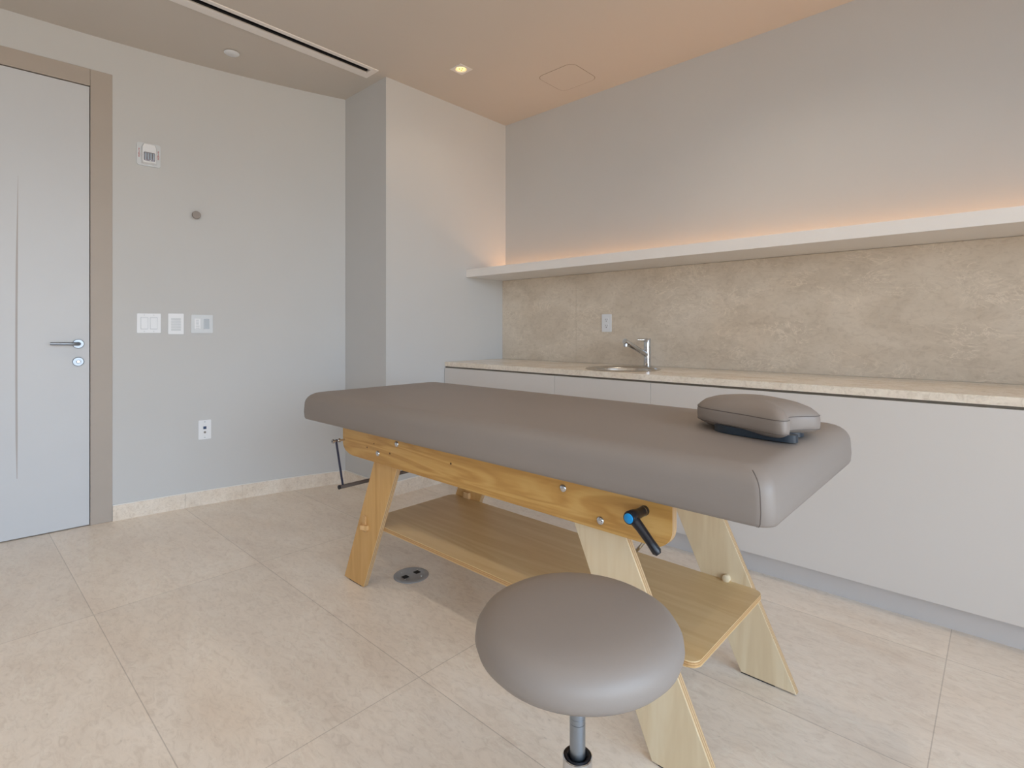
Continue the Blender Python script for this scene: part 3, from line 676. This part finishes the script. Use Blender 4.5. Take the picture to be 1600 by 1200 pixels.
# wedged tenons where the shelf passes through the legs
for xx in (-1.955, -0.70):
    for near in (True, False):
        s = -1 if near else 1; f = YN0 if near else YF1
        ya, yb = sorted((f - s * 0.03, f + s * 0.016)); dx = 0.0 if near else 0.03
        tn = MB().prism([(xx + dx - 0.026, f), (xx + dx - 0.026, f + s * 0.007), (xx + dx - 0.003, f + s * 0.024), (xx + dx + 0.026, f + s * 0.010), (xx + dx + 0.026, f)], 'z', SH0 - 0.008, SH0 + 0.010).build('tenon', M['peg'], shelf)
        mb = MB(); mb.prism([(f + s * 0.001, SH0 + 0.046), (f + s * 0.007, SH0 + 0.042), (f + s * 0.009, SH0 - 0.014), (f + s * 0.001, SH0 - 0.024)], 'x', xx + dx - 0.012, xx + dx + 0.010); mb.build('wedge', M['peg'], shelf)
mb = MB(); mb.tube([(-0.652, YF0 + 0.004, SH1 + 0.008), (-0.652, YF0 - 0.014, SH1 + 0.008), (-0.652, YF0 - 0.017, SH1 + 0.008)], [0.012, 0.012, 0.008], 20); mb.build('peg', M['birch'], shelf, smooth=50)
mb = MB(); mb.box(-1.90, -1.86, YF0 - 0.014, YF0 + 0.001, SH1 + 0.0005, SH1 + 0.03, 0.003); mb.build('peg', M['peg'], shelf)
# clamp lever on the near rail
f = YN0 - 0.0225
px_, pz_ = -0.653, 0.634
mb = MB(); mb.lathe([(0, f), (0.0125, f), (0.0125, f - 0.009), (0.0105, f - 0.010), (0.0105, f - 0.012), (0.0115, f - 0.0125), (0.0125, f - 0.044), (0.0155, f - 0.050), (0.0165, f - 0.072), (0.0145, f - 0.077), (0, f - 0.077)], (px_, 0, pz_), 28, 'y', False, False)
cl = mb.build('clamp_hub', M['bplastic'], T, smooth=40)
mb = MB(); mb.lathe([(0.0118, f - 0.0099), (0.0122, f - 0.0099), (0.0122, f - 0.0117), (0.0118, f - 0.0117)], (px_, 0, pz_), 28, 'y', False, False); mb.build('washer', M['chrome'], cl)
mb = MB(); yy = f - 0.062
mb.tube([(px_, yy, pz_), (px_ + 0.022, yy, pz_ - 0.020), (px_ + 0.048, yy - 0.001, pz_ - 0.046), (px_ + 0.066, yy - 0.002, pz_ - 0.064), (px_ + 0.071, yy - 0.002, pz_ - 0.069)], [0.0135, 0.0115, 0.0105, 0.0115, 0.0065], 20); mb.build('clamp_lever', M['bplastic'], cl, smooth=50)
mb = MB(); mb.lathe([(0, f - 0.075), (0.012, f - 0.075), (0.012, f - 0.0785), (0.0105, f - 0.0795), (0, f - 0.0798)], (px_, 0, pz_), 24, 'y', False, False); mb.build('hub_cap', M['blue'], cl, smooth=40)
MB().tube([(-0.640, 1.25, 0.590), (-0.693, 1.25, 0.522), (-0.755, 1.25, 0.442)], 0.0042, 12).build('strut_rod', M['chrome'], T, smooth=50)
# hanging paper roll bar at the far end
mb = MB(); HX = -2.082
mb.tube([(HX, 1.132, 0.610), (HX, 1.83, 0.610)], 0.0042, 10); hr = mb.build('hanger_axle', M['steel'], T, smooth=50)
for ys_ in ((1.136, 1.152, 1.164), (1.83, 1.812, 1.80)):
    for k, w in ((0, 0.0085), (2, 0.0085)):
        mb = MB(); mb.tube([(HX, ys_[k] - 0.004, 0.610), (HX, ys_[k] + 0.004, 0.610)], w, 10); mb.build('nut', M['steel'], hr, smooth=40)
    yb_ = ys_[1] + (0.030 if ys_[1] < 1.4 else -0.030)
    MB().tube([(HX, ys_[1], 0.616), (HX, ys_[1], 0.600), (HX, yb_, 0.412)], 0.0045, 10).build('hanger_rod', M['cord'], T, smooth=50)
MB().tube([(HX, 1.166, 0.410), (HX, 1.802, 0.410)], 0.0085, 14).build('roll_bar', M['tube'], T, smooth=50)
for yy in (1.165, 1.803):
    MB().tube([(HX, yy - 0.003, 0.410), (HX, yy + 0.003, 0.410)], 0.0092, 14).build('bar_cap', M['bplastic'], T, smooth=50)

# ------------------------------------------------------------------ headrest cushion lying on the table
H = thing('headrest_cushion', 'taupe horseshoe face cushion on a navy base at the table end', 'cushion', (-0.475, 1.475, CZ1 + 0.0032))
ctrl = [(-.664, 1.53), (-.638, 1.480), (-.58, 1.450), (-.50, 1.424), (-.435, 1.398), (-.405, 1.389), (-.389, 1.394), (-.385, 1.414), (-.396, 1.440), (-.396, 1.470), (-.378, 1.502), (-.355, 1.525), (-.352, 1.555), (-.392, 1.615), (-.455, 1.675), (-.53, 1.715), (-.60, 1.708), (-.652, 1.65), (-.670, 1.585)]
def catmull(P, n=5):
    out = []; L = len(P)
    for i in range(L):
        p0, p1, p2, p3 = (Vector(P[(i + k) % L]) for k in (-1, 0, 1, 2))
        for j in range(n):
            t_ = j / n
            out.append(0.5 * ((2 * p1) + (p2 - p0) * t_ + (2 * p0 - 5 * p1 + 4 * p2 - p3) * t_ ** 2 + (3 * p1 - p0 - 3 * p2 + p3) * t_ ** 3))
    return out
ol = catmull(ctrl); cen = Vector((-0.51, 1.545))
PZ = 0.8265
tilt = Matrix.Translation((-0.51, 1.54, PZ)) @ Matrix.Rotation(math.radians(0.3), 4, 'Y') @ Matrix.Translation((0.51, -1.54, -PZ))
def pring(k, dz): return [tilt @ Vector((cen.x + (p.x - cen.x) * k, cen.y + (p.y - cen.y) * k, PZ + dz)) for p in ol]
mb = MB(); mb.rings([pring(k, z) for k, z in ((0.50, -0.0165), (0.70, -0.016), (0.84, -0.013), (0.94, -0.006), (1.0, 0.0), (1.012, 0.010), (1.012, 0.025), (1.0, 0.034), (0.965, 0.041), (0.88, 0.051), (0.74, 0.059), (0.55, 0.064), (0.3, 0.0665))])
pad = mb.build('pad', M['vinyl'], H, smooth=60)
for dz in (0.0, 0.034): MB().loop_tube(pring(1.001, dz), 0.0011, 6).build('seam', M['seam'], pad, smooth=60)
bp = [(-0.560, 1.440), (-0.50, 1.428), (-0.42, 1.420), (-0.385, 1.424), (-0.373, 1.436), (-0.378, 1.450), (-0.40, 1.460), (-0.40, 1.50), (-0.385, 1.52), (-0.39, 1.55), (-0.45, 1.62), (-0.53, 1.64), (-0.59, 1.60), (-0.595, 1.48)]
bo = catmull(bp, 4)
mb = MB(); zb_ = CZ1 + 0.0032
def bz(p, dz): return (p.x, p.y, zb_ + dz + 0.018 + max(0, (-0.37 - p.x)) * 0.01)
mb.rings([[(p.x, p.y, zb_) for p in bo], [bz(p, -0.012) for p in bo], [bz(p, 0) for p in bo]]); mb.build('base', M['navy'], H, smooth=50)

# ------------------------------------------------------------------ stool
QX, QY = -0.566, 0.786
st = thing('stool', 'round taupe padded stool on a chrome gas lift in front of the massage table', 'stool', (QX, QY, 0))
c = (QX, QY, 0)
mb = MB(); mb.lathe([(r * 0.978, z + 0.020) for r, z in ((0, 0.474), (0.13, 0.474), (0.155, 0.476), (0.172, 0.483), (0.184, 0.496), (0.189, 0.511), (0.187, 0.526), (0.178, 0.540), (0.160, 0.551), (0.13, 0.558), (0.09, 0.562), (0.045, 0.564), (0, 0.5645))], c, 72, 'z', False, False)
mb.build('seat', M['vinyl'], st, smooth=80)
MB().lathe([(0, 0.482), (0.10, 0.482), (0.10, 0.4945), (0, 0.4945)], c, 40, 'z', False, False).build('seat_plate', M['bplastic'], st, smooth=40)
mb = MB(); mb.lathe([(0.014, 0.28), (0.014, 0.372), (0.0134, 0.3725), (0.0134, 0.374), (0.014, 0.3745), (0.014, 0.382), (0.0136, 0.3824), (0.0136, 0.3832), (0.014, 0.3836), (0.014, 0.483)], c, 32, 'z', True, True); mb.build('gas_piston', M['satin'], st, smooth=40)
mb = MB(); mb.lathe([(0.0236, 0.290), (0.0236, 0.3115), (0.0250, 0.3130), (0.0266, 0.3115), (0.0266, 0.09), (0, 0.09)], c, 36, 'z', False, False); mb.build('column_sleeve', M['chrome'], st, smooth=40)
mb = MB(); mb.lathe([(0.0143, 0.290), (0.0143, 0.3085), (0.0195, 0.3140), (0.0228, 0.3140), (0.0235, 0.3110), (0.0235, 0.300), (0.0160, 0.290)], c, 36, 'z', False, False); mb.build('column_bush', M['bplastic'], st, smooth=40)
mb = MB(); mb.lathe([(0, 0.075), (0.036, 0.075), (0.04, 0.082), (0.038, 0.105), (0.028, 0.112), (0, 0.112)], c, 36, 'z', False, False); mb.build('base_hub', M['chrome'], st, smooth=40)
for k in range(5):
    a = math.radians(72 * k + 20); R_ = Matrix.Translation(c) @ Matrix.Rotation(a, 4, 'Z')
    mb = MB(); mb.M = R_; rr = []
    for x, hw, za, zb_ in ((0.03, 0.020, 0.078, 0.105), (0.12, 0.015, 0.072, 0.092), (0.22, 0.011, 0.066, 0.080), (0.232, 0.008, 0.067, 0.078)):
        rr.append([(x, p, q_) for p, q_ in rrect(-hw, hw, za, zb_, 0.005, 3)])
    mb.rings(rr); arm = mb.build('leg', M['chrome'], st, smooth=40)
    mb = MB(); mb.M = R_
    mb.tube([(0.22, 0, 0.068), (0.22, 0, 0.045)], 0.005, 10); mb.box(0.205, 0.235, -0.008, 0.008, 0.04, 0.056, 0.004)
    mb.build('caster_fork', M['bplastic'], arm)
    for s in (-1, 1):
        mb = MB(); mb.M = R_; mb.lathe([(0, s * 0.0085), (0.02, s * 0.0085), (0.025, s * 0.011), (0.025, s * 0.020), (0.02, s * 0.023), (0, s * 0.023)], (0.22, 0, 0.0253), 24, 'y', False, False); mb.build('wheel', M['bplastic'], arm, smooth=40)
for o in bpy.data.objects:
    if '_o' in o: del o['_o']
